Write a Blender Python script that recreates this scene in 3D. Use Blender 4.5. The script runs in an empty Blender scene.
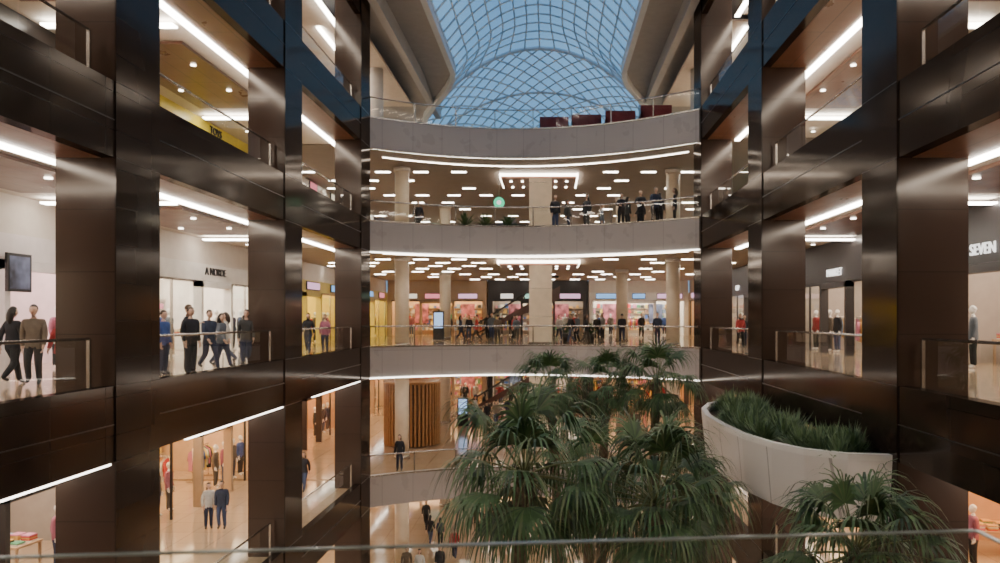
import bpy, bmesh, math, random, bisect
from mathutils import Vector, Matrix
random.seed(7)
scene=bpy.context.scene
COL=scene.collection
# ------------------------------------------------------------------ materials
MATS={}
def newmat(name):
    m=bpy.data.materials.new(name); m.use_nodes=True
    nt=m.node_tree
    for n in list(nt.nodes): nt.nodes.remove(n)
    out=nt.nodes.new('ShaderNodeOutputMaterial')
    return m,nt,out
def pmat(name,col,rough=0.5,metal=0.0,var=0.12,scale=3.0,emit=None,es=0.0,spec=0.5):
    if name in MATS: return MATS[name]
    m,nt,out=newmat(name)
    b=nt.nodes.new('ShaderNodeBsdfPrincipled')
    b.inputs['Roughness'].default_value=rough; b.inputs['Metallic'].default_value=metal
    b.inputs['Specular IOR Level'].default_value=spec
    tc=nt.nodes.new('ShaderNodeTexCoord'); no=nt.nodes.new('ShaderNodeTexNoise')
    no.inputs['Scale'].default_value=scale
    nt.links.new(tc.outputs['Object'],no.inputs['Vector'])
    r=nt.nodes.new('ShaderNodeValToRGB')
    c=Vector(col[:3])
    r.color_ramp.elements[0].position=.3; r.color_ramp.elements[1].position=.7
    r.color_ramp.elements[0].color=(*(c*(1-var)),1)
    r.color_ramp.elements[1].color=(*[min(1,v*(1+var)) for v in c],1)
    nt.links.new(no.outputs['Fac'],r.inputs['Fac'])
    nt.links.new(r.outputs['Color'],b.inputs['Base Color'])
    if emit:
        b.inputs['Emission Color'].default_value=(*emit,1); b.inputs['Emission Strength'].default_value=es
    nt.links.new(b.outputs[0],out.inputs[0])
    MATS[name]=m; return m
def emat(name,col,s):
    if name in MATS: return MATS[name]
    m,nt,out=newmat(name)
    e=nt.nodes.new('ShaderNodeEmission'); e.inputs[0].default_value=(*col,1); e.inputs[1].default_value=s
    nt.links.new(e.outputs[0],out.inputs[0]); MATS[name]=m; return m
def facing_fac(nt,lo,hi):
    lw=nt.nodes.new('ShaderNodeLayerWeight'); lw.inputs[0].default_value=.5
    p=nt.nodes.new('ShaderNodeMath'); p.operation='POWER'; p.inputs[1].default_value=4
    mr=nt.nodes.new('ShaderNodeMapRange'); mr.inputs['To Min'].default_value=lo; mr.inputs['To Max'].default_value=hi
    nt.links.new(lw.outputs['Facing'],p.inputs[0]); nt.links.new(p.outputs[0],mr.inputs['Value'])
    return mr.outputs[0]
def glassmat(name,tint,lo=0.04,hi=0.6):
    m,nt,out=newmat(name)
    t=nt.nodes.new('ShaderNodeBsdfTransparent'); t.inputs[0].default_value=(*tint,1)
    g=nt.nodes.new('ShaderNodeBsdfGlossy'); g.inputs['Roughness'].default_value=0.02
    mx=nt.nodes.new('ShaderNodeMixShader')
    nt.links.new(facing_fac(nt,lo,hi),mx.inputs[0])
    nt.links.new(t.outputs[0],mx.inputs[1]); nt.links.new(g.outputs[0],mx.inputs[2])
    nt.links.new(mx.outputs[0],out.inputs[0]); MATS[name]=m; return m
def panelmat(name,c1,c2,mortar,rough,axis,w,h,ms=0.012,bump=True,spec=0.5,r2=None,polish=None):
    m,nt,out=newmat(name)
    tc=nt.nodes.new('ShaderNodeTexCoord'); sx=nt.nodes.new('ShaderNodeSeparateXYZ'); cx=nt.nodes.new('ShaderNodeCombineXYZ')
    nt.links.new(tc.outputs['Object'],sx.inputs[0])
    a=axis[0]; c=axis[1]
    nt.links.new(sx.outputs[a],cx.inputs[0]); nt.links.new(sx.outputs[c],cx.inputs[1])
    br=nt.nodes.new('ShaderNodeTexBrick'); br.offset=0; br.squash=1
    nt.links.new(cx.outputs[0],br.inputs['Vector'])
    br.inputs['Color1'].default_value=(*c1,1); br.inputs['Color2'].default_value=(*c2,1); br.inputs['Mortar'].default_value=(*mortar,1)
    br.inputs['Scale'].default_value=1; br.inputs['Mortar Size'].default_value=ms
    br.inputs['Brick Width'].default_value=w; br.inputs['Row Height'].default_value=h
    no=nt.nodes.new('ShaderNodeTexNoise'); no.inputs['Scale'].default_value=1.3; no.inputs['Detail'].default_value=5
    nt.links.new(tc.outputs['Object'],no.inputs['Vector'])
    mr=nt.nodes.new('ShaderNodeMapRange'); mr.inputs['To Min'].default_value=rough*0.7; mr.inputs['To Max'].default_value=(r2 or rough*1.4)
    nt.links.new(no.outputs['Fac'],mr.inputs['Value'])
    nrm=None
    if bump:
        bp=nt.nodes.new('ShaderNodeBump'); bp.inputs['Strength'].default_value=0.15; bp.inputs['Distance'].default_value=0.006
        bp.invert=True
        nt.links.new(br.outputs['Fac'],bp.inputs['Height']); nrm=bp.outputs[0]
    if polish:
        d=nt.nodes.new('ShaderNodeBsdfDiffuse'); g=nt.nodes.new('ShaderNodeBsdfGlossy'); mx=nt.nodes.new('ShaderNodeMixShader')
        g.inputs[0].default_value=(.97,.88,.80,1)
        nt.links.new(br.outputs['Color'],d.inputs[0]); nt.links.new(mr.outputs[0],g.inputs['Roughness'])
        nt.links.new(facing_fac(nt,*polish),mx.inputs[0]); nt.links.new(d.outputs[0],mx.inputs[1]); nt.links.new(g.outputs[0],mx.inputs[2])
        if nrm: nt.links.new(nrm,g.inputs['Normal'])
        nt.links.new(mx.outputs[0],out.inputs[0])
    else:
        b=nt.nodes.new('ShaderNodeBsdfPrincipled'); b.inputs['Specular IOR Level'].default_value=spec
        nt.links.new(br.outputs['Color'],b.inputs['Base Color']); nt.links.new(mr.outputs[0],b.inputs['Roughness'])
        if nrm: nt.links.new(nrm,b.inputs['Normal'])
        nt.links.new(b.outputs[0],out.inputs[0])
    MATS[name]=m; return m
CLAD=panelmat('dark_granite',(.021,.014,.011),(.024,.016,.0125),(.014,.010,.008),.11,(1,2),1.5,.70,ms=.008,polish=(.034,.27))
BRON=panelmat('bronze_cladding',(.040,.024,.018),(.043,.026,.020),(.022,.014,.011),.15,(0,2),4.0,1.15,ms=.008,polish=(.04,.25))
TAUPE=panelmat('taupe_panel',(.43,.385,.36),(.44,.395,.37),(.32,.285,.27),.28,(0,2),1.25,8.0,ms=0.012,bump=False)
FLOORM=panelmat('marble_floor',(.40,.29,.19),(.44,.32,.215),(.26,.18,.12),.10,(0,1),1.2,1.2,ms=0.012,bump=False)
WHITE=pmat('white_plaster',(.66,.60,.54),.6,var=.04)
CEILG=pmat('ceiling_grey',(.25,.21,.18),.6,var=.05)
CEILC=pmat('ceiling_warm',(.40,.33,.26),.6,var=.05)
ROOFC=pmat('roof_lining',(.38,.38,.39),.6,var=.05)
SOFF=panelmat('walnut_soffit',(.17,.078,.046),(.20,.092,.056),(.06,.03,.02),.3,(1,0),2.2,.6,ms=.012,bump=False)
STEEL=pmat('brushed_steel',(.50,.46,.42),.25,1.0,var=.05)
CREAM=pmat('cream_column',(.70,.59,.45),.4,var=.05)
ROOFW=pmat('painted_steel_frame',(.66,.72,.78),.45,var=.04)
ROOFB=pmat('roof_beam_grey',(.46,.48,.51),.45,var=.04)
STRIP=emat('strip_light',(1.0,.91,.79),21)
STRIPW=emat('strip_light_soft',(1.0,.88,.74),12)
EDGEL=emat('edge_strip_light',(1.0,.94,.85),8)
GLASS=glassmat('clear_glass',(.95,.98,.965))
SKYG=glassmat('skylight_glass',(.94,.97,1.0),.03,.35)
DARK=pmat('dark_frame',(.02,.018,.017),.3)
# ------------------------------------------------------------------ mesh builder
class MB:
    def __init__(s): s.v=[];s.f=[];s.m=[];s.mats=[];s.sm=[]
    def mi(s,mat):
        if mat not in s.mats: s.mats.append(mat)
        return s.mats.index(mat)
    def face(s,pts,mat,smooth=False):
        i=len(s.v); s.v+= [tuple(p) for p in pts]; s.f.append(tuple(range(i,i+len(pts)))); s.m.append(s.mi(mat)); s.sm.append(smooth)
    def box(s,x0,x1,y0,y1,z0,z1,mat,M=None):
        if x0>x1:x0,x1=x1,x0
        if y0>y1:y0,y1=y1,y0
        p=[(x0,y0,z0),(x1,y0,z0),(x1,y1,z0),(x0,y1,z0),(x0,y0,z1),(x1,y0,z1),(x1,y1,z1),(x0,y1,z1)]
        if M: p=[tuple(M@Vector(q)) for q in p]
        i=len(s.v); s.v+=p; k=s.mi(mat)
        for f in((0,3,2,1),(4,5,6,7),(0,1,5,4),(1,2,6,5),(2,3,7,6),(3,0,4,7)):
            s.f.append(tuple(i+a for a in f)); s.m.append(k); s.sm.append(False)
    def tube(s,pts,rad,mat,n=8,cap=True,smooth=True):
        pts=[Vector(p) for p in pts]
        if not hasattr(rad,'__len__'): rad=[rad]*len(pts)
        i=len(s.v); k=s.mi(mat)
        t=(pts[1]-pts[0]).normalized()
        u=t.orthogonal().normalized()
        for j,p in enumerate(pts):
            if j==0:t=pts[1]-pts[0]
            elif j==len(pts)-1:t=pts[-1]-pts[-2]
            else:t=pts[j+1]-pts[j-1]
            t.normalize(); u=(u-t*u.dot(t)).normalized(); w=t.cross(u)
            for a in range(n):
                an=2*math.pi*a/n; s.v.append(tuple(p+(u*math.cos(an)+w*math.sin(an))*rad[j]))
        for j in range(len(pts)-1):
            for a in range(n):
                b=(a+1)%n
                s.f.append((i+j*n+a,i+j*n+b,i+(j+1)*n+b,i+(j+1)*n+a)); s.m.append(k); s.sm.append(smooth)
        if cap:
            s.f.append(tuple(i+a for a in reversed(range(n)))); s.m.append(k); s.sm.append(False)
            e=i+(len(pts)-1)*n
            s.f.append(tuple(e+a for a in range(n))); s.m.append(k); s.sm.append(False)
    def cyl(s,x,y,z0,z1,r,mat,n=24,r2=None):
        s.tube([(x,y,z0),(x,y,z1)],[r,r2 if r2 is not None else r],mat,n)
    def ell(s,c,r,mat,nu=14,nv=10,fn=None):
        i=len(s.v);k=s.mi(mat)
        for a in range(nv+1):
            th=math.pi*a/nv
            for b in range(nu):
                ph=2*math.pi*b/nu
                p=Vector((math.sin(th)*math.cos(ph),math.sin(th)*math.sin(ph),math.cos(th)))
                if fn: p=fn(p)
                s.v.append((c[0]+p.x*r[0],c[1]+p.y*r[1],c[2]+p.z*r[2]))
        for a in range(nv):
            for b in range(nu):
                d=(b+1)%nu
                s.f.append((i+a*nu+b,i+(a+1)*nu+b,i+(a+1)*nu+d,i+a*nu+d)); s.m.append(k); s.sm.append(True)
    def mesh(s,name):
        me=bpy.data.meshes.new(name); me.from_pydata(s.v,[],s.f)
        for mt in s.mats: me.materials.append(mt)
        me.polygons.foreach_set('material_index',s.m); me.polygons.foreach_set('use_smooth',s.sm); me.update()
        return me
    def obj(s,name,parent=None,loc=None,rz=0):
        o=bpy.data.objects.new(name,s.mesh(name)); COL.objects.link(o)
        if parent:o.parent=parent
        if loc:o.location=loc
        o.rotation_euler=(0,0,rz)
        return o
def inst(name,me,loc,rz=0,sc=1,parent=None):
    o=bpy.data.objects.new(name,me); COL.objects.link(o); o.location=loc; o.rotation_euler=(0,0,rz); o.scale=(sc,)*3
    if parent:o.parent=parent
    return o
# ------------------------------------------------------------------ layout
XL,XR=-8.0,6.4
DL,DR=1.1,1.3
SL,SR=-13.5,11.5
ZF={'E':-11.4,'D':-5.75,'C':0.0,'B':5.6,'A':10.2}
LV=['E','D','C','B','A']
CZ={'E':-6.8,'D':-1.05,'C':4.55,'B':9.15,'A':14.4}
COLS=[-4.4,4.7,13.8,22.6,31.7]
CW=1.5
YE=62.0
def arcy(x):
    t=(x-XL)/(XR-XL)
    return 33.2+(32.0-33.2)*t+2.7*(1-(2*t-1)**2)
NA=40
def arcpts(off=0.0):
    return [(XL+(XR-XL)*i/NA, arcy(XL+(XR-XL)*i/NA)+off) for i in range(NA+1)]
for side,X,d in(('l',XL,-DL),('r',XR,DR)):
    for cy in COLS:
        b=MB()
        z0,z1=ZF['E'],15.45
        xo=X+d
        b.box(min(X,xo),max(X,xo),cy,cy+CW,z0,z1,BRON)
        s=1 if side=='l' else -1
        b.box(X,X+s*.03,cy-.02,cy+CW+.02,z0,z1,CLAD)
        for l in LV:
            for dz in(-1.2,.2):
                b.box(X+s*.03,X+s*.036,cy-.02,cy+CW+.02,ZF[l]+dz-.006,ZF[l]+dz+.006,DARK)
        b.obj('atrium_column')
def side(X,s,dep,Xend,l):
    zf=ZF[l]; yend=33.2 if s>0 else 32.0
    f=MB()
    segs=[]
    prev=-8.0
    for cy in COLS:
        if cy>prev: segs.append((prev,cy))
        prev=cy+CW
    if l!='E':
        for a,c in segs:
            f.box(X,X-s*.25,a+.002,c-.002,zf-1.2,zf+.2,CLAD)
            f.box(X+s*.012,X,a+.03,c-.03,zf-.52,zf-.50,DARK)
            if l=='C' and s>0:
                f.box(X+.015,X-.05,a+1.2,c-.15,zf-1.235,zf-1.20,EDGEL)
        f.obj('balcony_fascia')
        so=MB()
        for a,c in segs:
            so.box(X-s*.26,X-s*(dep+.1),a,c,zf-1.2,zf-1.13,SOFF)
            so.box(X-s*.26,X-s*.32,a,c,zf-1.13,zf-.95,SOFF)
        so.obj('walnut_soffit')
    fl=MB()
    fl.box(X-s*.26,Xend,-8,yend,zf-.15,zf,FLOORM)
    fl.obj('floor')
    if l!='E':
        r=MB()
        for a,c in segs:
            n=max(1,round((c-a-.5)/2.0)); st=(c-a-.5)/n
            for k in range(n):
                xx=X-s*.35; y0=a+.25+k*st+.02; y1=a+.25+(k+1)*st-.02
                r.face([(xx,y0,zf),(xx,y1,zf),(xx,y1,zf+1.04),(xx,y0,zf+1.04)],GLASS)
            r.tube([(X-s*.35,a+.22,zf+1.07),(X-s*.35,c-.22,zf+1.07)],.028,STEEL,8)
            for yy in(a+.22,c-.22):
                r.box(X-s*.32,X-s*.38,yy-.03,yy+.03,zf,zf+1.07,STEEL)
        r.obj('glass_balustrade')
    cz=CZ[l]
    c=MB(); c.box(X-s*(dep+.45),Xend,-8,yend,cz,cz+.06,WHITE)
    for y in (5.8,14.8,24.0):
        c.box(X-s*(dep+1.1),X-s*4.7,y-3.2,y+3.2,cz-.10,cz-.02,SOFF)
    c.obj('ceiling')
    L=MB(); L.box(X-s*(dep+.13),X-s*(dep+.34),-7.8,yend-.2,cz-.19,cz-.14,STRIP)
    for y in (1.4,10.2,19.4,28.4):
        L.box(X-s*(dep+.6),X-s*5.1,y-.14,y+.14,cz-.16,cz-.11,STRIP)
    for y in (4.,7.,13.,16.,22.5,25.,30.5):
        for xx in (2.7,4.3):
            L.cyl(X-s*xx,y,cz-.13,cz-.105,.08,STRIPW,10)
    L.obj('ceiling_strip_light')
for l in LV:
    side(XL,1,DL,SL-6.2,l)
    side(XR,-1,DR,SR+6.2,l)
for X,s in((XL,1),(XR,-1)):
    b=MB(); prev=-8
    for cy in COLS:
        b.box(X,X-s*.25,prev,cy-.002,14.3,15.45,CLAD); prev=cy+CW
    b.obj('roof_beam')
def plate(name,z0,z1,off,yend,mat):
    pts=arcpts(off)
    xl,xr=SL-6.2,SR+6.2
    poly=[(xl,33.2+off)]+pts+[(xr,32.0+off),(xr,yend),(xl,yend)]
    b=MB()
    b.face([(x,y,z1) for x,y in poly],mat)
    b.face([(x,y,z0) for x,y in reversed(poly)],mat)
    n=len(poly)
    for i in range(n):
        a=poly[i];c=poly[(i+1)%n]
        b.face([(a[0],a[1],z0),(c[0],c[1],z0),(c[0],c[1],z1),(a[0],a[1],z1)],mat)
    return b.obj(name)
def sweep(b,o0,o1,z0,z1,mat):
    A=arcpts(o0);B=arcpts(o1)
    for i in range(NA):
        a,c,d,e=A[i],A[i+1],B[i+1],B[i]
        q=lambda p,z:(p[0],p[1],z)
        b.face([q(a,z0),q(c,z0),q(c,z1),q(a,z1)],mat,True)
        b.face([q(d,z0),q(e,z0),q(e,z1),q(d,z1)],mat,True)
        b.face([q(a,z1),q(c,z1),q(d,z1),q(e,z1)],mat)
        b.face([q(e,z0),q(d,z0),q(c,z0),q(a,z0)],mat)
for l in LV:
    zf=ZF[l]
    plate('floor',zf-.15,zf,.26 if l!='E' else .0,YE+6 if l!='A' else 78,FLOORM)
    if l!='E':
        b=MB(); sweep(b,0,.25,zf-1.2,zf+.2,TAUPE)
        sweep(b,-.03,0,zf+.14,zf+.2,STEEL)
        b.obj('curved_balcony_fascia')
        r=MB()
        P=arcpts(.11)
        for i in range(NA):
            a,c=P[i],P[i+1]; r.face([(a[0],a[1],zf+.2),(c[0],c[1],zf+.2),(c[0],c[1],zf+1.04),(a[0],a[1],zf+1.04)],GLASS,True)
        r.tube([(x,y,zf+1.07) for x,y in P],.03,STEEL,8)
        for i in range(0,NA+1,5):
            x,y=P[i]; r.box(x-.025,x+.025,y-.02,y+.03,zf+.2,zf+1.06,STEEL)
        r.obj('glass_balustrade')
        L=MB(); sweep(L,.45,.57,zf-1.14,zf-1.10,STRIP)
        sweep(L,2.6,2.70,zf-1.09,zf-1.06,STRIPW)
        if l in 'BC': sweep(L,-.05,.02,zf-1.25,zf-1.205,EDGEL)
        L.obj('curved_strip_light')
    if l!='A':
        plate('ceiling',CZ[l],CZ[l]+.06,.26,YE,CEILG if l=='B' else CEILC)
for l in('E','D','C','B'):
    L=MB(); cz=CZ[l]
    for iy,y in enumerate([39.5,42,44.5,47,50,53,56.5,60]):
        for ix in range(-6,7):
            x=-.8+ix*2.0+(0.8 if iy%2 else 0)
            if x<SL+.6 or x>SR-.8: continue
            if l in 'BC' and abs(x+.6)<2.9 and 38<y<46: continue
            if random.random()<.38: continue
            w=.38
            L.box(x-w,x+w,y-.10,y+.10,cz-.03,cz-.005,STRIP)
    L.obj('ceiling_strip_light')
for l,w in(('B',2.1),('C',2.2)):
    cz=CZ[l]; b=MB()
    x0,x1,y0,y1=-.6-w,-.6+w,39.6,43.4
    b.box(x0+.1,x1-.1,y0+.1,y1-.1,cz-.30,cz-.05,SOFF)
    for a in((x0,x1,y0,y0+.1),(x0,x1,y1-.1,y1),(x0,x0+.1,y0+.1,y1-.1),(x1-.1,x1,y0+.1,y1-.1)):
        b.box(a[0],a[1],a[2],a[3],cz-.2,cz-.05,STRIPW)
    for i in range(6):
        for j in range(2):
            b.cyl(x0+.6+i*(x1-x0-1.2)/5,y0+1.0+j*1.8,cz-.33,cz-.30,.07,STRIP,10)
    b.obj('ceiling_light_feature')
# ------------------------------------------------------------------ near end
for l in LV:
    zf=ZF[l]; b=MB()
    if l=='C':
        b.box(XL+.03,.78,-8,1.42,zf-.15,zf,FLOORM); b.box(.78,XR-.03,-8,-.9,zf-.15,zf,FLOORM)
        b.obj('floor')
        b=MB(); b.box(XL+.03,.78,1.42,1.6,zf-1.2,zf+.03,CLAD); b.obj('balcony_fascia')
    else:
        b.box(XL+.03,XR-.03,-8,.6,zf-.15,zf,FLOORM); b.obj('floor')
        if l!='E':
            b=MB(); b.box(XL+.03,XR-.03,.6,.8,zf-1.2,zf+.2,CLAD); b.obj('balcony_fascia')
b=MB(); b.box(XL,XR,.8,35.5,ZF['E']-.2,ZF['E']-.004,FLOORM); b.obj('floor')
b=MB(); b.box(SL-6.2,SR+6.2,-8.3,-8.0,ZF['E'],20,CEILG); b.obj('wall_back')
b=MB()
for l in LV: b.box(-6,5,-4,-3.7,CZ[l]-.05,CZ[l],STRIPW)
for l in LV[:-1]: b.box(XL,XR,-8,.3,CZ[l],CZ[l]+.05,WHITE)
b.obj('ceiling')
b=MB()
def pane(b,p,q,z0,z1,t,mat,topmat=None):
    p=Vector((p[0],p[1],0));q=Vector((q[0],q[1],0));d=(q-p).normalized();n=Vector((-d.y,d.x,0))*t/2
    b.face([(p.x,p.y,z0),(q.x,q.y,z0),(q.x,q.y,z1-.004),(p.x,p.y,z1-.004)],mat)
    a=[p-n,q-n,q+n,p+n]
    for i in range(4):
        c,e=a[i],a[(i+1)%4]
        b.face([(c.x,c.y,z1-.003),(e.x,e.y,z1-.003),(e.x,e.y,z1),(c.x,c.y,z1)],topmat)
    b.face([(c.x,c.y,z1) for c in a],topmat or mat)
EDGE=pmat('polished_glass_edge',(.24,.28,.26),.15)
pane(b,(-2.6,.935),(.70,1.24),0,1.1,.009,GLASS,EDGE)
pane(b,(.705,1.24),(.72,-.85),0,1.1,.009,GLASS,EDGE)
b.obj('glass_balustrade')
# ------------------------------------------------------------------ skylight roof
def sk(D):
    if D<42: return 4.65,15.5,18.5
    t=min(1,(D-42)/8.0); w=4.65+2.9*(t*t*(3-2*t))
    if D<46: zc=18.5
    else: zc=18.5-(D-46)**1.25*.15
    zs=15.5-max(0,D-43)*.16
    if D>46: zc=max(zc,zs+.7)
    return w,zs,zc
XC=-.65
Ds=[2+1.25*i for i in range(int((76-2)/1.25)+1)]
NU=14
def skpts(D,o=0):
    w,zs,zc=sk(D); out=[]
    for i in range(NU+1):
        xx=(-1+2*i/NU)
        out.append((XC+xx*w,D,zs+(zc-zs)*(1-xx*xx)+o))
    return out
rows=[skpts(D) for D in Ds]
jk=[j for j,D in enumerate(Ds) if D>=46][0]
fr=MB()
for j,rw in enumerate(rows):
    if j<=jk: fr.tube(rw,.055 if j<jk else .13,ROOFW,5,cap=False)
for i in range(NU+1):
    fr.tube([rw[i] for rw in rows[:jk+1]],.05,ROOFW,5,cap=False)
for i0 in range(-(len(rows)),NU+len(rows)):
    for sg in(1,-1):
        pts=[]
        for j in range(jk,len(rows)):
            ii=i0+sg*(j-jk)
            if 0<=ii<=NU: pts.append(rows[j][ii])
            elif pts: break
        if len(pts)>1: fr.tube(pts,.055,ROOFW,5,cap=False)
for j in range(jk+4,len(rows),4): fr.tube(rows[j],.09,ROOFW,5,cap=False)
sky=bpy.data.objects.new('glass_skylight',None); COL.objects.link(sky)
fr.obj('steel_grid',sky)
g=MB()
for j in range(len(rows)-1):
    for i in range(NU):
        g.face([Vector(p)+Vector((0,0,.08)) for p in(rows[j][i],rows[j][i+1],rows[j+1][i+1],rows[j+1][i])],SKYG)
g.obj('glass_panes',sky)
rc=MB()
xl,xr=SL-6.2,SR+6.2
for j in range(len(rows)-1):
    a,c=rows[j][0],rows[j+1][0]
    rc.face([(xl,a[1],a[2]),a,c,(xl,c[1],c[2])],ROOFC)
    a,c=rows[j][-1],rows[j+1][-1]
    rc.face([a,(xr,a[1],a[2]),(xr,c[1],c[2]),c],ROOFC)
rc.face([(xl,-8.3,15.5),(xr,-8.3,15.5),(xr,2,15.5),(xl,2,15.5)],ROOFC)
pp=[p for p in rows[0]]
rc.face([(p[0],2,p[2]+.1) for p in pp]+[(pp[-1][0],2,15.4),(pp[0][0],2,15.4)],ROOFC)
rc.obj('ceiling')
eb=MB()
for side_i in(0,-1):
    sgn=-1 if side_i==0 else 1
    pts=[rw[side_i] for rw in rows]; wd,dp=.28,.4
    for j in range(len(pts)-1):
        a,c=Vector(pts[j]),Vector(pts[j+1])
        x0a,x1a=a.x,a.x+sgn*wd; x0c,x1c=c.x,c.x+sgn*wd
        eb.face([(x0a,a.y,a.z-dp),(x0c,c.y,c.z-dp),(x0c,c.y,c.z+.25),(x0a,a.y,a.z+.25)],ROOFW)
        eb.face([(x0a,a.y,a.z-dp),(x1a,a.y,a.z-dp),(x1c,c.y,c.z-dp),(x0c,c.y,c.z-dp)],ROOFW)
        eb.face([(x1a,a.y,a.z-dp),(x1c,c.y,c.z-dp),(x1c,c.y,c.z+.25),(x1a,a.y,a.z+.25)],ROOFW)
eb.box(-7.6,-7.25,2,50,14.7,15.6,ROOFB); eb.box(5.9,6.25,2,50,14.7,15.6,ROOFB)
eb.obj('roof_edge_beam')
L=MB()
for X in(-7.12,5.77): L.box(X-.05,X+.05,3,30,15.36,15.40,STRIPW)
for X in(XL-2.5,XR+2.5): L.box(X-.1,X+.1,34,46,14.6,14.66,STRIP)
L.obj('ceiling_strip_light')
b=MB()
for X0,X1 in((SL-6,XL-.6),(XR+.6,SR+6)): b.box(X0,X1,33.5,47,14.7,14.8,WHITE)
b.obj('ceiling')
b=MB(); b.box(xl,xr,77,77.3,10.2,16,WHITE); b.obj('wall_far')
b=MB(); b.box(xl-.2,xl,-8,78,ZF['E'],16.5,WHITE); b.obj('wall_left')
b=MB(); b.box(xr,xr+.2,-8,78,ZF['E'],16.5,WHITE); b.obj('wall_right')
# ------------------------------------------------------------------ people
def seg_d(p,a,b):
    ab=b-a; t=max(0,min(1,(p-a).dot(ab)/ab.length_squared)); return (p-(a+ab*t)).length
SK=pmat('skin',(.55,.36,.27),.5); EYE=pmat('eye_dark',(.02,.015,.012),.3); LIP=pmat('lips',(.42,.17,.15),.5)
def human(key,pose,female=False):
    J={}
    J['pel']=(0,0,.97,.140); J['wai']=(0,.0,1.12,.118 if female else .132); J['che']=(0,0,1.31,.150); J['nek']=(0,.005,1.455,.060); J['hed']=(0,-.008,1.56,.050)
    sw=.155 if female else .175
    legs={'stand':[((.09,-.01,.51),(.095,.02,.09)),((-.09,-.02,.51),(-.10,0,.09))],
          'walk':[((.09,-.17,.53),(.09,-.27,.11)),((-.09,.05,.50),(-.09,.34,.20))],
          'walk2':[((.09,-.04,.51),(.08,.10,.11)),((-.09,-.12,.54),(-.08,-.05,.17))],
          'lean':[((.10,-.02,.51),(.11,.06,.09)),((-.10,-.06,.51),(-.12,.04,.09))],
          'phone':[((.09,-.02,.51),(.10,.01,.09)),((-.09,.0,.51),(-.10,.03,.09))]}[pose]
    arms={'stand':[((.215,.03,1.13),(.215,-.05,.88)),((-.215,.03,1.13),(-.215,-.05,.88))],
          'walk':[((.215,.10,1.15),(.22,.12,.90)),((-.215,-.05,1.14),(-.20,-.22,.94))],
          'walk2':[((.215,-.02,1.13),(.21,-.12,.90)),((-.215,.06,1.13),(-.22,.04,.88))],
          'lean':[((.24,-.12,1.18),(.15,-.34,1.13)),((-.24,-.12,1.18),(-.15,-.34,1.13))],
          'phone':[((.215,.03,1.13),(.215,-.05,.88)),((-.225,-.05,1.14),(-.10,-.25,1.26))]}[pose]
    lean=-.10 if pose=='lean' else 0
    def up(x,y,z): return (x,y+lean*max(0,(z-1.0))/.5,z)
    names=['pel','wai','che','nek','hed']; V=[];R=[];E=[]
    for n in names:
        x,y,z,r=J[n]; V.append(up(x,y,z)); R.append(r)
    E+=[(0,1),(1,2),(2,3),(3,4)]
    bones=[(0,1,1),(1,2,1),(2,3,1),(3,4,0)]
    hands=[]
    for sgn,(e,w) in zip((1,-1),arms):
        b=len(V)
        V.append(up(sgn*sw,0,1.395));R.append(.068)
        V.append(up(*e));R.append(.050)
        V.append(up(*w));R.append(.033)
        d=(Vector(up(*w))-Vector(up(*e))).normalized(); pm=Vector(up(*w))+d*.075
        V.append(tuple(pm));R.append(.032)
        E+=[(2,b),(b,b+1),(b+1,b+2),(b+2,b+3)]
        bones+=[(2,b,1),(b,b+1,1),(b+1,b+2,1),(b+2,b+3,0)]
        hands.append((pm,d,sgn))
    for (k,a) in legs:
        sgn=1 if k[0]>0 else -1
        b=len(V)
        V.append((sgn*.088,0,.88));R.append(.102)
        V.append(k);R.append(.070)
        V.append(a);R.append(.050)
        V.append((a[0]*1.1,a[1]-.15,max(.035,a[2]-.06)));R.append(.038)
        E+=[(0,b),(b,b+1),(b+1,b+2),(b+2,b+3)]
        bones+=[(0,b,2),(b,b+1,2),(b+1,b+2,2),(b+2,b+3,3)]
    me=bpy.data.meshes.new('tmp'); me.from_pydata(V,E,[])
    o=bpy.data.objects.new('tmp',me); COL.objects.link(o)
    md=o.modifiers.new('s','SKIN'); md.use_smooth_shade=True
    if not me.skin_vertices:
        bm=bmesh.new(); bm.from_mesh(me); bm.verts.layers.skin.verify(); bm.to_mesh(me); bm.free()
    for i,sv in enumerate(me.skin_vertices[0].data):
        rx=R[i]; ry=R[i]*(.80 if i in(0,1,2) else 1)
        sv.radius=(rx,ry); sv.use_root=(i==0)
    sb=o.modifiers.new('u','SUBSURF'); sb.levels=1; sb.render_levels=1
    dg=bpy.context.evaluated_depsgraph_get(); dg.update()
    em=bpy.data.meshes.new_from_object(o.evaluated_get(dg))
    b=MB()
    TOP=pmat('p_top',(.1,.1,.1)); BOT=pmat('p_bot',(.05,.06,.1)); SHO=pmat('p_shoe',(.03,.03,.03)); HAI=pmat('p_hair',(.03,.02,.015))
    for s_ in [SK,TOP,BOT,SHO,HAI,EYE,LIP]: b.mi(s_)
    Vv=[Vector(v) for v in V]
    vm={}
    for p in em.polygons:
        c=p.center; best=min(bones,key=lambda q:seg_d(c,Vv[q[0]],Vv[q[1]]))
        m=best[2]
        if m==2 and c.z>.84: m=1
        if m==0 and c.z>1.3 and c.z<1.475 and abs(c.x)<.12 and pose!='phone': m=1
        b.f.append(tuple(p.vertices)); b.m.append(m); b.sm.append(True)
        for vi in p.vertices: vm.setdefault(vi,set()).add(m)
    for v in em.vertices:
        ms=vm.get(v.index,set()); o_=0
        if ms=={1}: o_=.014
        elif ms=={2}: o_=.009
        elif ms=={1,2}: o_=.020
        b.v.append(tuple(v.co+v.normal*o_))
    bpy.data.objects.remove(o)
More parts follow.
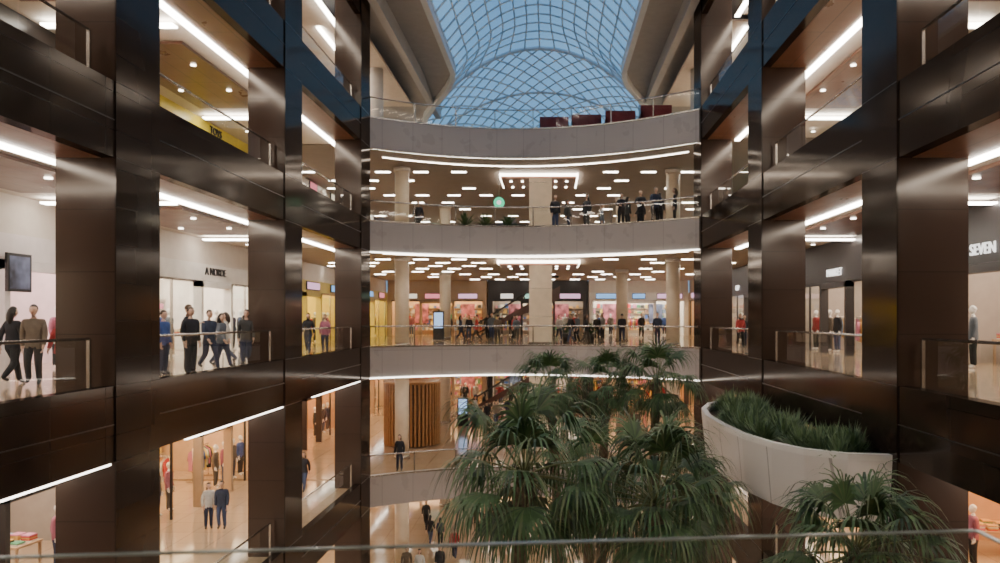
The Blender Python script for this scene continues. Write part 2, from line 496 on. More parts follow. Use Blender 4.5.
    for pm,d,sgn in hands:
        side_=Vector((0,-1,0)) if abs(d.z)>.6 else Vector((1,0,0))
        inw=d.cross(side_).normalized()*sgn
        if abs(d.z)>.6 and inw.x*sgn>0: inw=-inw
        side_=(side_-d*side_.dot(d)).normalized()
        for k,(ln,of) in enumerate(((.072,.030),(.082,.010),(.076,-.010),(.060,-.028))):
            p0=pm+side_*of
            p1=p0+d*(ln*.55+.02); p2=p1+d*ln*.35+inw*ln*.18; p3=p2+d*ln*.2+inw*ln*.28
            b.tube([p0,p1,p2,p3],[.0095,.009,.008,.006],SK,6)
        p0=pm-d*.03+side_*.02; p1=p0+side_*.03+d*.02; p2=p1+side_*.012+d*.03+inw*.008
        b.tube([p0,p1,p2],[.012,.010,.007],SK,6)
    hx,hy,hz=up(0,-.02,1.655); hz=1.655
    def hf(p):
        q=p.copy()
        if p.z<0: q.x*=1-.28*(-p.z); q.y*=1-.10*(-p.z)
        return q
    b.ell((hx,hy,hz),(.077,.096,.118),SK,18,14,hf)
    b.tube([(hx,hy-.088,hz+.012),(hx,hy-.105,hz-.012),(hx,hy-.112,hz-.028),(hx,hy-.09,hz-.036)],[.006,.010,.013,.006],SK,6)
    for sg in(1,-1):
        b.ell((hx+sg*.030,hy-.083,hz+.008),(.012,.008,.007),EYE,8,6)
        b.ell((hx+sg*.077,hy+.008,hz-.008),(.010,.019,.030),SK,8,6)
    b.ell((hx,hy-.083,hz-.058),(.022,.009,.006),LIP,8,6)
    def hairf(p):
        q=p.copy()
        if p.y<-.2 and p.z<.45: q=q*.80
        if p.z<-.15 and not female: q=q*.78
        return q
    b.ell((hx,hy+.010,hz+.018),(.085,.104,.118),HAI,18,14,hairf)
    if female:
        b.tube([(hx,hy+.055,hz+.05),(hx,hy+.085,hz-.06),(hx,hy+.095,hz-.17),(hx,hy+.09,hz-.27)],[.07,.078,.07,.03],HAI,10)
    zmin=min(v[2] for v in b.v); b.v=[(x,y,z-zmin) for x,y,z in b.v]
    return b.mesh('person_'+key)
HM={}
for ps in('stand','walk','walk2','lean','phone'):
    for fm in(0,1): HM[(ps,fm)]=human(ps+str(fm),ps,bool(fm))
TOPS=[(.02,.02,.026),(.035,.045,.08),(.40,.05,.05),(.05,.10,.30),(.50,.49,.47),(.13,.10,.075),(.28,.24,.19),(.04,.04,.04),(.12,.14,.17),(.03,.03,.033),(.33,.11,.16)]
BOTS=[(.025,.033,.07),(.014,.014,.017),(.055,.075,.15),(.07,.062,.055),(.02,.02,.024)]
HAIRS=[(.015,.01,.008),(.04,.022,.012),(.09,.05,.025),(.02,.015,.012)]
TM=[pmat('cloth_top_%d'%i,c,.85,scale=9) for i,c in enumerate(TOPS)]
BM_=[pmat('cloth_bottom_%d'%i,c,.85,scale=9) for i,c in enumerate(BOTS)]
HMt=[pmat('hair_%d'%i,c,.5,scale=20) for i,c in enumerate(HAIRS)]
def person(x,y,l,pose,face,top=None,bot=None,fem=None,sc=None,z=None):
    fem=random.randint(0,1) if fem is None else fem
    sc=sc or random.uniform(.93,1.03)*(.95 if fem else 1.0)
    o=inst('shopper',HM[(pose,fem)],(x,y,ZF[l] if z is None else z),math.radians(face),sc)
    for i,m in((1,TM[random.randrange(len(TM)) if top is None else top]),(2,BM_[random.randrange(5) if bot is None else bot]),(4,HMt[random.randrange(4)])):
        o.material_slots[i].link='OBJECT'; o.material_slots[i].material=m
    return o
person(-9.95,19.3,'C','stand',80,3,0,0); person(-9.6,19.9,'C','phone',100,0,1,0); person(-9.25,19.3,'C','stand',60,0,1,0)
person(-9.45,20.8,'C','walk',60,1,0,0); person(-9.6,21.9,'C','walk',80,8,0,1); person(-9.15,22.6,'C','walk2',20,7,0,1)
person(-10.4,25.5,'C','walk',200,4,0,1); person(-10.2,23.6,'C','walk',-70,4,2,1)
person(-11.75,16.4,'C','walk',170,0,1,1); person(-11.15,16.2,'C','walk2',20,5,1,0); person(-10.95,16.8,'C','walk',10,2,1,1,.85)
person(-11.9,18.6,'C','stand',60,1,0,0)
person(-10.0,31,'C','walk',10,0,0); person(-9.45,31.5,'C','walk2',10,10,0,1)
for x,y,ps,fc in((-7.1,52.8,'stand',0),(-5.7,47.8,'walk',90),(-5.4,50,'walk2',0),(-4.4,45,'walk',-90),(-4.2,50.5,'walk',0),(-3.9,50.2,'walk2',10),(-3.1,44.5,'stand',180),(-2.4,48.6,'walk2',90),(.6,50,'walk',20),(1.2,43.4,'walk',-60),(1.6,43.8,'walk2',-60),(2.0,41.5,'walk',90),(3.1,49.5,'stand',0),(3.5,49.9,'stand',-60),(3.7,54,'walk',0),(5.1,52,'walk2',-80),(4.3,44.8,'walk',180),(5.9,41.2,'stand',10),(6.7,55,'walk',0),(-2.1,47,'walk',0),(-.8,57,'walk2',180),(-8.1,56,'walk',180),(8.0,50,'walk',0)):
    person(x,y,'C',ps,fc,random.choice([0,1,7,8,9,5,0,2,4,0]))
for x,d,ps,fc,t in((.25,.8,'stand',20,0),(.85,1.6,'walk2',70,7),(1.75,.9,'stand',-40,9),(3.3,.75,'lean',5,0),(3.7,1.9,'stand',120,7),(4.15,.7,'lean',-8,9),(4.35,2.4,'walk',-60,0),(4.75,.75,'lean',12,1),(5.05,1.5,'stand',160,0),(5.6,1.0,'stand',-100,0),(-6.6,3.5,'walk',0,0),(2.7,4.6,'walk2',90,8)):
    person(x,arcy(x)+d,'B',ps,fc,t)
for x,y,ps,fc,t in((-7.1,35.4,'stand',0,0),(-6.6,58,'walk',90,0),(-5.0,57,'walk',-90,7),(-5.3,53,'walk2',60,4),(-3.0,53,'walk',0,1),(3.2,48,'walk',0,4),(5.2,45,'walk2',180,5),(1.0,52,'stand',0,0),(-4.2,50,'walk',200,0),(-3.6,50.2,'walk2',200,6)):
    person(x,y,'D',ps,fc,t)
person(-11.7,25.7,'D','stand',30,4,0,1); person(-11.2,25.6,'D','walk2',10,1,2,0); person(-10.3,31.4,'D','walk',0,0)
for x,y,ps,fc,t in((-6.8,42.6,'walk',170,0),(-6.2,42.4,'walk2',180,1),(-7.0,36.6,'walk',0,5),(-6.3,36.2,'stand',0,4),(-5.4,36.8,'walk2',0,0),(-5.1,40,'walk',180,2),(-7.6,46,'walk',0,7),(-4.8,47,'stand',30,0)):
    person(x,y,'E',ps,fc,t)
person(9.4,37.0,'C','walk',0,2); person(9.9,38.2,'C','stand',0,0); person(8.9,31,'C','walk',160,7)
# ------------------------------------------------------------------ shops
PAL=[pmat('goods_%d'%i,c,.6) for i,c in enumerate([(.55,.06,.05),(.06,.13,.38),(.65,.62,.55),(.035,.035,.035),(.55,.32,.10),(.09,.28,.14),(.55,.2,.30),(.22,.14,.10),(.7,.55,.14),(.25,.33,.45)])]
def rack_mesh(seed):
    rnd=random.Random(seed); b=MB()
    for x in(-.75,.75):
        b.tube([(x,0,.03),(x,0,1.5)],.018,STEEL,6); b.box(x-.02,x+.02,-.28,.28,0,.05,STEEL)
    b.tube([(-.75,0,1.5),(.75,0,1.5)],.018,STEEL,6)
    x=-.68
    while x<.68:
        m=PAL[rnd.randrange(len(PAL))]; h=rnd.uniform(.7,1.0); w=rnd.uniform(.20,.25); z1=1.42
        for k in(0,.045):
            q=x+k
            b.box(q-.015,q+.015,-w,w,z1-h,z1-.12,m)
            b.face([(q,-w,z1-.12),(q,w,z1-.12),(q,.05,z1),(q,-.05,z1)],m)
            b.tube([(q,w*.9,z1-.14),(q,w+.05,z1-.5)],[.03,.022],m,5); b.tube([(q,-w*.9,z1-.14),(q,-w-.05,z1-.5)],[.03,.022],m,5)
        b.tube([(x+.02,0,z1-.02),(x+.02,0,1.51)],.006,STEEL,4)
        x+=.13
    return b.mesh('clothes_rack')
RACKS=[rack_mesh(i) for i in range(4)]
def table_mesh(seed):
    rnd=random.Random(seed); b=MB(); W=pmat('table_wood',(.45,.30,.18),.4)
    b.box(-.8,.8,-.45,.45,.72,.78,W)
    for x in(-.74,.74):
        for y in(-.39,.39): b.box(x-.03,x+.03,y-.03,y+.03,0,.72,W)
    for i in range(4):
        for j in range(2):
            h=rnd.uniform(.05,.2); m=PAL[rnd.randrange(10)]
            n=int(h/.04)+1
            for k in range(n): b.box(-.7+i*.37,-.42+i*.37,-.35+j*.4,-.07+j*.4,.782+k*.04,.815+k*.04,m if k%2 else PAL[(seed+k)%10])
    return b.mesh('display_table')
TABS=[table_mesh(i) for i in range(3)]
MANQ=pmat('mannequin_white',(.75,.73,.70),.35)
def mannequin(loc,rz,top,bot):
    o=inst('mannequin',HM[('stand',0)],loc,rz,1.02)
    for i,m in((0,MANQ),(1,TM[top]),(2,BM_[bot]),(4,MANQ),(5,MANQ),(6,MANQ),(3,MANQ)):
        o.material_slots[i].link='OBJECT'; o.material_slots[i].material=m
SC=0
pmat('sign_dark',(.02,.02,.02),.4); emat('sign_lit',(1,.95,.9),2.2)
LB=[emat('lightbox_%d'%i,c,1.4) for i,c in enumerate([(.9,.25,.3),(.25,.5,.9),(.95,.8,.6),(.9,.5,.7),(.4,.75,.6),(1,.9,.8)])]
POST=[pmat('poster_%d'%i,c,.4,var=.8,scale=2.2) for i,c in enumerate([(.35,.12,.16),(.10,.12,.2),(.5,.42,.36)])]
def shop(px,py,l,rot,w,theme,text=None,goods=True,strip=False,tx=0,lightbox=False):
    global SC; SC+=1
    rnd=random.Random(SC*13+5)
    zf=ZF[l]; h=CZ[l]-zf-.01
    wallc,headc,lightc,ls,dark=theme
    ls*=1.9
    Wm=pmat('shopwall_%s'%str(wallc),wallc,.5,var=.05); Hm=pmat('shophead_%s'%str(headc),headc,.35,var=.05)
    Lm=emat('shoplight_%s_%s'%(str(lightc),ls),lightc,ls)
    root=bpy.data.objects.new('shop_front',None); COL.objects.link(root)
    root.location=(px,py,zf); root.rotation_euler=(0,0,rot)
    M=Matrix.Translation((px,py,zf))@Matrix.Rotation(rot,4,'Z')
    b=MB(); dp=5.0; hw=w/2
    hh=2.9; ht=hh+.65
    b.box(-hw,hw,dp,dp+.1,0,h,Wm); b.box(-hw,-hw+.12,.15,dp,0,h,Wm); b.box(hw-.12,hw,.15,dp,0,h,Wm)
    b.box(-hw,hw,-.1,.15,hh,min(ht,h),Hm)
    if ht<h: b.box(-hw,hw,0,.12,ht,h,WHITE if not dark else Hm)
    b.box(-hw,-hw+.35,-.1,.15,0,hh,Hm); b.box(hw-.35,hw,-.1,.15,0,hh,Hm)
    b.box(-hw+.12,hw-.12,.15,dp,h-.12,h-.05,Wm)
    for yy in(1.0,2.6,4.2):
        b.box(-hw+.5,hw-.5,yy-.28,yy+.28,3.3-.03,3.3,Lm)
    if strip: b.box(-hw+.1,hw-.1,-.2,-.1,hh-.04,hh+.12,STRIPW)
    dw=1.3
    xs=[-hw+.35]
    n=max(1,int((hw-.35-dw)/1.7))
    for k in range(1,n+1): xs.append(-hw+.35+(hw-.35-dw)*k/n)
    allx=xs+[-x for x in xs]
    for x in allx: b.box(x-.03,x+.03,-.02,.06,0,hh,DARK if dark else STEEL)
    for x in(-dw-.03,dw+.03): b.box(x-.09,x+.09,-.22,.10,0,hh-.02,Hm)
    b.box(-dw-.12,dw+.12,-.22,.10,hh-.25,hh-.02,Hm)
    b.box(-hw+.35,hw-.35,-.02,.06,hh-.08,hh,DARK if dark else STEEL)
    b.obj('shell',root)
    if lightbox:
        b=MB()
        for k in range(-1,2):
            cx=k*hw*.62; ww=rnd.uniform(.5,1.1)
            b.box(cx-ww-.04,cx+ww+.04,-.18,-.105,hh+.12,hh+.58,DARK)
            b.box(cx-ww,cx+ww,-.19,-.18,hh+.16,hh+.54,LB[rnd.randrange(6)])
        b.obj('sign_lightbox',root)
    g=MB()
    for s in(1,-1):
        for k in range(len(xs)-1):
            a,c=xs[k]+.03,xs[k+1]-.03
            if s<0:a,c=-c,-a
            g.face([(a,.02,.02),(c,.02,.02),(c,.02,hh-.08),(a,.02,hh-.08)],GLASS)
    g.obj('window_glass',root)
    if goods:
        s=MB()
        W=pmat('shelf_wood',(.5,.4,.3),.5)
        for z in(.35,.85,1.35,1.85,2.3):
            s.box(-hw+.2,hw-.2,dp-.4,dp-.02,z,z+.03,W)
            x=-hw+.3
            while x<hw-.5:
                ww=rnd.uniform(.12,.35); hb=rnd.uniform(.12,.40)
                s.box(x,x+ww,dp-.35,dp-.1,z+.032,z+.032+hb,PAL[rnd.randrange(10)]); x+=ww+rnd.uniform(.02,.12)
        for k in(-1,1):
            s.box(k*hw*.5-.6,k*hw*.5+.6,dp-.45,dp-.42,1.0,2.7,POST[rnd.randrange(3)])
        s.obj('wall_shelving',root)
        for k in range(int(w/2.6)):
            x=-hw+1.5+k*2.5
            me=rnd.choice(RACKS) if rnd.random()<.6 else rnd.choice(TABS)
            p=M@Vector((x,rnd.choice([2.1,2.9]),0))
            inst('clothes_rack' if me in RACKS else 'display_table',me,p,rot+rnd.choice([0,math.pi/2*0.9]))
        for s_ in(1,-1):
            for k in range(4):
                if hw-1.0-k*.85<dw+.3: continue
                p=M@Vector((s_*(hw-1.0-k*.85),.75,0)); mannequin(p,rot+rnd.uniform(-.4,.4),rnd.randrange(11),rnd.randrange(5))
    if text:
        cu=bpy.data.curves.new('sign_text','FONT'); cu.body=text; cu.size=.42; cu.extrude=.02; cu.align_x='CENTER'; cu.align_y='CENTER'
        o=bpy.data.objects.new('sign_lettering',cu); COL.objects.link(o); o.parent=root
        o.location=(tx,-.14,hh+.36); o.rotation_euler=(math.pi/2,0,0)
        cu.materials.append(MATS['sign_dark'] if sum(headc)>1.2 else MATS['sign_lit'])
T_WHITE=((.8,.74,.68),(.72,.69,.65),(1,.91,.78),7,False)
T_PINK=((.75,.58,.58),(.70,.64,.64),(1,.90,.84),6,False)
T_YEL=((.78,.60,.12),(.68,.56,.16),(1,.86,.42),5,False)
T_WARM=((.60,.36,.20),(.05,.035,.03),(1,.62,.32),6,True)
T_WARM2=((.66,.46,.29),(.40,.28,.18),(1,.70,.40),6,True)
T_DARK=((.34,.29,.25),(.03,.025,.025),(1,.82,.64),6,True)
T_SIGN=((.5,.5,.25),(.75,.62,.05),(1,.90,.6),4,False)
T_TEAL=((.4,.6,.6),(.08,.35,.38),(.9,.97,1),4,False)
R9=math.pi/2
rows_l=[(10.4,9.0),(19.7,9.4),(30.0,11.0),(42.3,13.4),(55.5,12.8)]
TL={'A':[T_DARK,T_DARK,T_DARK,T_WHITE,T_WHITE],'B':[T_DARK,T_DARK,T_SIGN,T_WHITE,T_DARK],'C':[T_WHITE,T_PINK,T_WHITE,T_YEL,T_YEL],'D':[T_DARK,T_DARK,T_WARM2,T_WARM,T_WARM2],'E':[T_DARK,T_DARK,T_WARM,T_WARM2,T_WARM]}
XL_T={'A':['','','','',''],'B':['','','TOYS','',''],'C':['','','A NORDE','',''],'D':['','','SUNRISE','',''],'E':['','','','','']}
for l in LV:
    for k,(y,w) in enumerate(rows_l):
        if k==0 and l in('A','E'): continue
        shop(SL,y,l,R9,w,TL[l][k],XL_T[l][k],goods=(l!='A'),strip=(l in 'DE'),lightbox=(k>=3 and l in 'BCD'))
TR={'A':[T_DARK,T_DARK,T_DARK,T_WHITE,T_WHITE],'B':[T_DARK,T_DARK,T_WHITE,T_TEAL,T_WHITE],'C':[T_DARK,T_DARK,T_DARK,T_DARK,T_WARM2],'D':[T_DARK,T_WARM,T_WARM2,T_WARM,T_WARM2],'E':[T_DARK,T_DARK,T_WARM,T_WARM2,T_WARM]}
XR_T={'A':['']*5,'B':['','','','',''],'C':['','SEVEN','MARKET','GAP',''],'D':['']*5,'E':['']*5}
for l in LV:
    for k,(y,w) in enumerate(rows_l):
        if k==0 and l in('A','E'): continue
        shop(SR,y,l,-R9,w,TR[l][k],XR_T[l][k],goods=(l!='A'),strip=(l in 'DE'),tx=-3.2 if (l=='C' and k==3) else 0,lightbox=(k==4 and l in 'BCD'))
TB={'B':[T_WHITE,T_DARK,T_WHITE],'C':[T_WARM2,T_DARK,T_WHITE],'D':[T_WARM2,T_DARK,T_WARM],'E':[T_WARM,T_WARM2,T_DARK]}
for l in('E','D','C','B'):
    for k,(x,w) in enumerate(((-9.3,8.2),(-1.0,8.2),(7.3,8.2))):
        shop(x,YE-.2,l,0,w,TB[l][k],'',lightbox=True)
b=MB(); b.box(SL+.235,SL+.30,18.25,19.1,2.1,3.05,DARK); b.box(SL+.30,SL+.31,18.32,19.03,2.17,2.98,POST[1]); b.obj('framed_poster')
# ------------------------------------------------------------------ far hall items
for l in('E','D','C','B'):
    for x,y,r in((-7.6,38.5,.36),(4.6,48,.38),(6.4,39,.36),(-7.2,51.5,.38)):
        b=MB(); b.cyl(x,y,ZF[l],CZ[l],r,CREAM,24); b.cyl(x,y,ZF[l],ZF[l]+.15,r+.04,STEEL,24); b.cyl(x,y,CZ[l]-.2,CZ[l],r+.06,WHITE,24); b.obj('round_column')
    if l!='E':
        b=MB(); x,y=-.5,40.2; b.box(x-.6,x+.6,y-.6,y+.6,ZF[l],CZ[l]-(.31 if l in'BC' else 0),CREAM); b.box(x-.64,x+.64,y-.64,y+.64,ZF[l],ZF[l]+.18,STEEL); 
        for z in(1.5,3.0): b.box(x-.605,x+.605,y-.605,y+.605,ZF[l]+z,ZF[l]+z+.015,STEEL)
        b.obj('square_column')
for x in(-9.3,7.9):
    b=MB(); b.cyl(x,40,ZF['A'],14.7,.4,WHITE,24); b.cyl(x,40,ZF['A'],ZF['A']+.15,.45,STEEL,24); b.obj('round_column')
b=MB(); WD=pmat('timber_slat',(.36,.18,.07),.4,scale=6)
cx,cy=-7.9,43.0
b.cyl(cx,cy,ZF['D'],ZF['D']+3.5,1.45,pmat('kiosk_core',(.10,.05,.03),.6),32)
for i in range(44):
    a=2*math.pi*i/44
    Mx=Matrix.Translation((cx,cy,ZF['D']))@Matrix.Rotation(a,4,'Z')
    b.box(1.46,1.60,-.055,.055,.05,3.55,WD,Mx)
b.cyl(cx,cy,ZF['D']+3.5,ZF['D']+3.62,1.62,WD,44)
b.obj('timber_slat_kiosk')
SCR=emat('screen_blue',(.45,.65,1.0),1.4)
for x,y,l in((-7.2,48.5,'C'),(-5.8,50,'D')):
    b=MB(); z=ZF[l]; b.box(x-.35,x+.35,y-.1,y+.1,z,z+1.9,DARK); b.box(x-.28,x+.28,y-.115,y-.1,z+.8,z+1.8,SCR); b.box(x-.4,x+.4,y-.25,y+.25,z,z+.05,STEEL); b.obj('digital_signage_totem')
b=MB(); GR=emat('sign_green',(.05,.9,.45),1.2)
x,y,z=-2.65,39,7.45
b.tube([(x,y-.06,z),(x,y+.06,z)],.28,GR,28); b.tube([(x,y-.07,z),(x,y-.06,z)],.12,LB[5],20)
b.tube([(x,y,z+.26),(x,y,9.15)],.015,STEEL,6); b.obj('round_hanging_sign')
LEAF=pmat('plant_leaf',(.05,.10,.035),.5,scale=8)
def potted(x,y,l,s=1):
    b=MB(); z=ZF[l]; b.tube([(x,y,z),(x,y,z+.5*s)],[.2*s,.28*s],DARK,16)
    b.cyl(x,y,z+.45*s,z+.47*s,.26*s,pmat('soil',(.05,.03,.02),.9),16)
    for i in range(60):
        a=random.uniform(0,6.28); el=random.uniform(.3,1.5); L_=random.uniform(.5,.95)*s
        d=Vector((math.cos(a)*math.cos(el),math.sin(a)*math.cos(el),math.sin(el)))
        p0=Vector((x,y,z+.47*s)); p1=p0+d*L_*.6; p2=p0+d*L_+Vector((0,0,-.15*L_)); sd=d.cross(Vector((0,0,1))).normalized()*.035*s
        b.face([p0-sd*.3,p0+sd*.3,p1+sd,p1-sd],LEAF); b.face([p1-sd,p1+sd,p2],LEAF)
    b.obj('potted_plant')
for x,y in((-4.4,39),(-3.4,39.5),(-2.2,39.8)): potted(x,y,'B',1.2)
for x in(1.0,2.5): potted(x,46,'C',1)
RD=pmat('sofa_red',(.20,.02,.025),.7)
for i,x in enumerate([0.2,1.75,3.3,4.85]):
    b=MB(); y=arcy(x)+1.3; z=ZF['A']
    b.box(x-.7,x+.7,y-.1,y+.7,z+.12,z+.45,RD); b.box(x-.7,x+.7,y-.3,y-.1,z+.12,z+.95,RD)
    for s in(-1,1): b.box(x+s*.7,x+s*.58,y-.3,y+.7,z+.12,z+.62,RD)
    for sx in(-.62,.62):
        for sy in(-.22,.62): b.cyl(x+sx,y+sy,z,z+.12,.03,STEEL,8)
    b.obj('lounge_sofa')
def escal(x0,y0,l,length,rise,name='escalator'):
    b=MB(); z=ZF[l]; n=28
    D_=pmat('escalator_side',(.12,.06,.045),.3)
    for i in range(n):
        xx=x0+length*i/n; zz=z+rise*i/n
        b.box(xx,xx+length/n,y0-.5,y0+.5,zz,zz+rise/n+.02,STEEL)
    for yy in(-.62,.62):
        for k in(-.08,.08):
            b.face([(x0-.8,y0+yy+k,z),(x0+length+.5,y0+yy+k,z+rise-.6),(x0+length+.5,y0+yy+k,z+rise+.3),(x0,y0+yy+k,z+.35),(x0-.8,y0+yy+k,z+.3)],D_)
        b.face([(x0,y0+yy,z+.35),(x0+length,y0+yy,z+rise+.3),(x0+length,y0+yy,z+rise+.95),(x0,y0+yy,z+.95)],GLASS)
        b.tube([(x0-.7,y0+yy,z+.5),(x0-.75,y0+yy,z+.8),(x0-.5,y0+yy,z+.98),(x0,y0+yy,z+1.0),(x0+length,y0+yy,z+rise+.98),(x0+length+.4,y0+yy,z+rise+.95)],.04,DARK,8)
    b.obj(name)
escal(-5.2,53,'C',5.4,3.4)
escal(-6.0,55.5,'D',5.6,3.5)
# ------------------------------------------------------------------ planter balcony on right
P=[(6.37,13.95),(5.6,14.1),(4.95,14.6),(4.55,15.4),(4.25,16.6),(4.1,18.2),(4.1,19.8),(4.3,21.3),(4.75,22.6),(5.5,23.5),(6.37,23.9)]
PW=panelmat('white_composite',(.80,.75,.72),(.83,.78,.75),(.45,.41,.39),.35,(1,2),1.3,9.0,ms=.02)
WTOP=pmat('planter_rim',(.86,.82,.78),.4,var=.03)
b=MB(); zt,zb=-1.1,-2.4
cxm,cym=6.4,18.9
def shr(p,k): 
    v=Vector((p[0]-cxm,p[1]-cym)); L0=v.length; v=v*(1-k/L0); return (min(6.37,cxm+v.x),cym+v.y)
I=[shr(p,.16) for p in P]; Bt=[shr(p,.15) for p in P]
for i in range(len(P)-1):
    a,c=P[i],P[i+1]; ia,ic=I[i],I[i+1]; ba,bc=Bt[i],Bt[i+1]
    b.face([(*a,zt-.12),(*c,zt-.12),(*bc,zb),(*ba,zb)],PW)
    b.face([(*a,zt),(*c,zt),(*c,zt-.12),(*a,zt-.12)],WTOP)
    b.face([(*a,zt),(*ia,zt),(*ic,zt),(*c,zt)],WTOP)
    b.face([(*ia,zt),(*ia,zt-.3),(*ic,zt-.3),(*ic,zt)],PW)
b.face([(*p,zb) for p in Bt],PW)
b.face([(*p,zt-.22) for p in I],pmat('soil',(.05,.03,.02),.9))
b.obj('curved_planter_box')
SH=[pmat('shrub_%d'%i,c,.6,scale=6) for i,c in enumerate([(.14,.22,.09),(.20,.28,.14),(.09,.15,.08)])]
b=MB()
cnt=0
while cnt<62:
    y=random.uniform(14.5,23.1)
    i=max(0,min(len(P)-2,bisect.bisect([p[1] for p in P],y)-1))
    t=(y-P[i][1])/(P[i+1][1]-P[i][1]); xmin=P[i][0]+(P[i+1][0]-P[i][0])*t+.38
    if xmin>6.05: continue
    x=random.uniform(xmin,6.1); cnt+=1; Rr=random.uniform(.28,.5)
    for k in range(190):
        a=random.uniform(0,6.28); el=math.asin(random.uniform(.05,1)); d=Vector((math.cos(a)*math.cos(el),math.sin(a)*math.cos(el),math.sin(el)))
        p0=Vector((x,y,zt-.2))+d*Rr*random.uniform(0,.5); L_=Rr*random.uniform(.5,1.0)*1.1
        p1=p0+d*L_*.6+Vector((0,0,.05)); p2=p0+d*L_+Vector((0,0,random.uniform(-.02,.12))); sd=Vector((-math.sin(a),math.cos(a),0))*.014
        if max(p0.x,p1.x,p2.x)>6.36: continue
        m=SH[k%3]; b.face([p0-sd,p0+sd,p1+sd,p1-sd],m); b.face([p1-sd,p1+sd,p2],m)
b.obj('planter_shrubs')
# ------------------------------------------------------------------ palms
PG=[pmat('palm_leaf_%d'%i,c,.5,scale=4) for i,c in enumerate([(.048,.100,.030),(.072,.135,.045),(.032,.066,.026),(.11,.145,.06)])]
PT=pmat('palm_petiole',(.14,.16,.06),.5); TR_=pmat('palm_trunk',(.14,.10,.065),.9,var=.4,scale=12)
def palm(x,y,zc,s,nf,seed,zbase=ZF['E']+.55):
    rnd=random.Random(seed); b=MB()
    H=zc-zbase; n=40; pts=[];rad=[]
    lx,ly=rnd.uniform(-.25,.25),rnd.uniform(-.25,.25)
    for i in range(n+1):
        t=i/n; pts.append((x+lx*math.sin(t*math.pi),y+ly*math.sin(t*math.pi),zbase+H*t)); rad.append((.18-.07*t+(.012 if i%2 else 0))*(.6+.4*s))
    b.tube(pts,rad,TR_,12)
    C=Vector((x,y,zc))
    for i in range(26):
        a=rnd.uniform(0,6.28); z=-rnd.uniform(0,.7)*s; d=Vector((math.cos(a),math.sin(a),0))
        p=C+Vector((0,0,z))+d*.1*s; b.tube([p,p+d*.10*s+Vector((0,0,.12*s))],[.035*s,.02*s],TR_,5)
    for f in range(nf):
        az=f*2.39996+rnd.uniform(-.2,.2); q=f/nf
        el=math.radians(82-125*q+rnd.uniform(-8,8))
        h=Vector((math.cos(az),math.sin(az),0)); up=Vector((0,0,1))
        d=h*math.cos(el)+up*math.sin(el)
        pl=s*rnd.uniform(.6,1.1)
        p=[C.copy()]; dd=d.copy()
        for k in range(5):
            dd=(dd-up*.08).normalized(); p.append(p[-1]+dd*pl/5)
        b.tube(p,[.022*s,.018*s,.015*s,.013*s,.012*s,.01*s],PT,4)
        e=p[-1]; fw=dd.normalized(); sd=fw.cross(up)
        if sd.length<.01: sd=Vector((1,0,0))
        sd.normalize(); nm=sd.cross(fw).normalized()
        NL=24
        for k in range(NL):
            t=-1+2*k/(NL-1); ang=t*math.radians(95)
            L_=s*(1.05-.30*abs(t))*rnd.uniform(.8,1.2)
            ld=(fw*math.cos(ang)+sd*math.sin(ang)+nm*.10*(1-abs(t))).normalized()
            w=.021*s
            pr=e.copy(); cd=ld.copy(); wv=(cd.cross(nm)).normalized()
            prev=(pr-wv*w*.35,pr+wv*w*.35)
            m=PG[rnd.choice([0,1,2,0,1,3]) if q<.8 else rnd.choice([2,3,0])]
            NS=6
            for j in range(1,NS+1):
                dr=.12 if j<=2 else .6
                cd=(cd-up*dr*(1.0 if j>1 else .4)).normalized(); pr=pr+cd*L_/NS
                ww=w*(1.0,1.0,.85,.6,.35,.05)[j-1]
                cur=(pr-wv*ww,pr+wv*ww)
                b.face([prev[0],prev[1],cur[1],cur[0]],m); prev=cur
    b.obj('palm_tree')
palm(-.45,13.0,-1.3,1.12,36,1)
palm(0.0,19.0,-.35,.80,32,2)
palm(1.45,19.3,-.30,.74,30,3)
palm(2.65,18.7,-.15,.80,32,4)
palm(1.85,13.2,-1.85,1.12,38,5)
palm(4.40,10.8,-1.95,1.0,36,6)
palm(.9,16.6,-2.2,.9,30,7)
palm(2.9,16.2,-2.4,.9,32,8)
b=MB(); z=ZF['E']
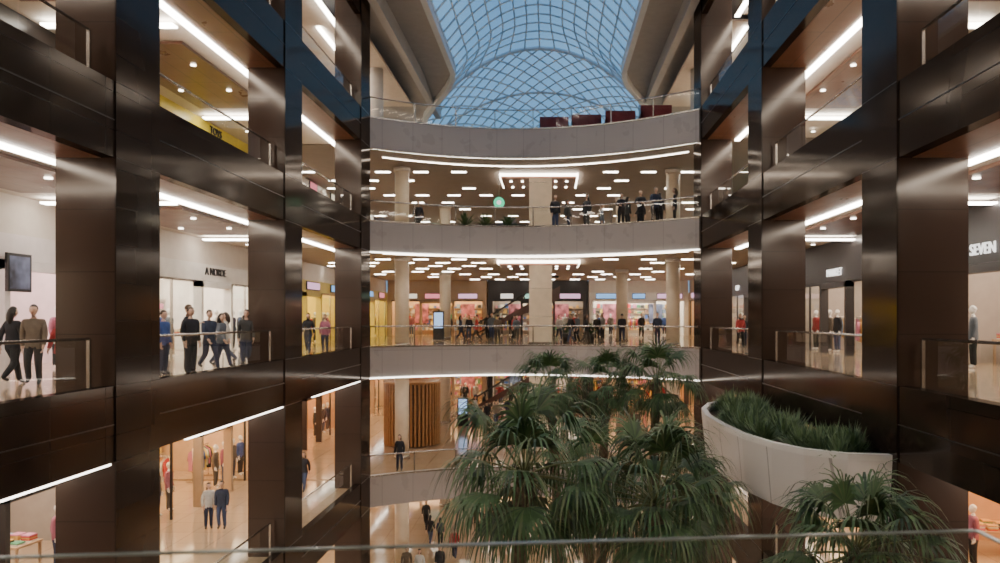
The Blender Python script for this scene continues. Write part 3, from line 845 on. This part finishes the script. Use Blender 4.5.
b.box(-2,4.2,11.8,20.4,z,z+.55,PW); b.box(-1.85,4.05,11.95,20.25,z+.55,z+.56,MATS['soil']); b.obj('palm_planter')
b=MB(); b.box(3.6,5.4,10.0,11.6,z,z+.55,PW); b.box(3.7,5.3,10.1,11.5,z+.55,z+.56,MATS['soil']); b.obj('palm_planter')
# ------------------------------------------------------------------ world
w=bpy.data.worlds.new('dusk_sky'); scene.world=w; w.use_nodes=True
nt=w.node_tree; bg=nt.nodes['Background']
tc=nt.nodes.new('ShaderNodeTexCoord'); no=nt.nodes.new('ShaderNodeTexNoise'); no.inputs['Scale'].default_value=3; no.inputs['Detail'].default_value=4
rp=nt.nodes.new('ShaderNodeValToRGB'); rp.color_ramp.elements[0].position=.35; rp.color_ramp.elements[1].position=.68
rp.color_ramp.elements[0].color=(.055,.18,.38,1); rp.color_ramp.elements[1].color=(.18,.36,.56,1)
nt.links.new(tc.outputs['Generated'],no.inputs['Vector']); nt.links.new(no.outputs['Fac'],rp.inputs['Fac'])
sx=nt.nodes.new('ShaderNodeSeparateXYZ'); nt.links.new(tc.outputs['Generated'],sx.inputs[0])
mr=nt.nodes.new('ShaderNodeMapRange'); mr.inputs['From Min'].default_value=.45; mr.inputs['From Max'].default_value=.12; mr.inputs['To Min'].default_value=0; mr.inputs['To Max'].default_value=.75
nt.links.new(sx.outputs[2],mr.inputs['Value'])
mx=nt.nodes.new('ShaderNodeMixRGB'); mx.inputs[2].default_value=(.22,.43,.64,1)
nt.links.new(mr.outputs[0],mx.inputs[0]); nt.links.new(rp.outputs[0],mx.inputs[1]); nt.links.new(mx.outputs[0],bg.inputs[0])
bg.inputs[1].default_value=1.6
# ------------------------------------------------------------------ camera
cam=bpy.data.cameras.new('camera'); co=bpy.data.objects.new('camera',cam); COL.objects.link(co)
co.location=(0,0,1.45); co.rotation_euler=(math.pi/2,0,0)
cam.sensor_width=36; cam.lens=27; cam.shift_x=-.05; cam.shift_y=.0365; cam.clip_end=300; cam.clip_start=.05
cam.dof.use_dof=True; cam.dof.focus_distance=5.0; cam.dof.aperture_fstop=4.0
scene.camera=co
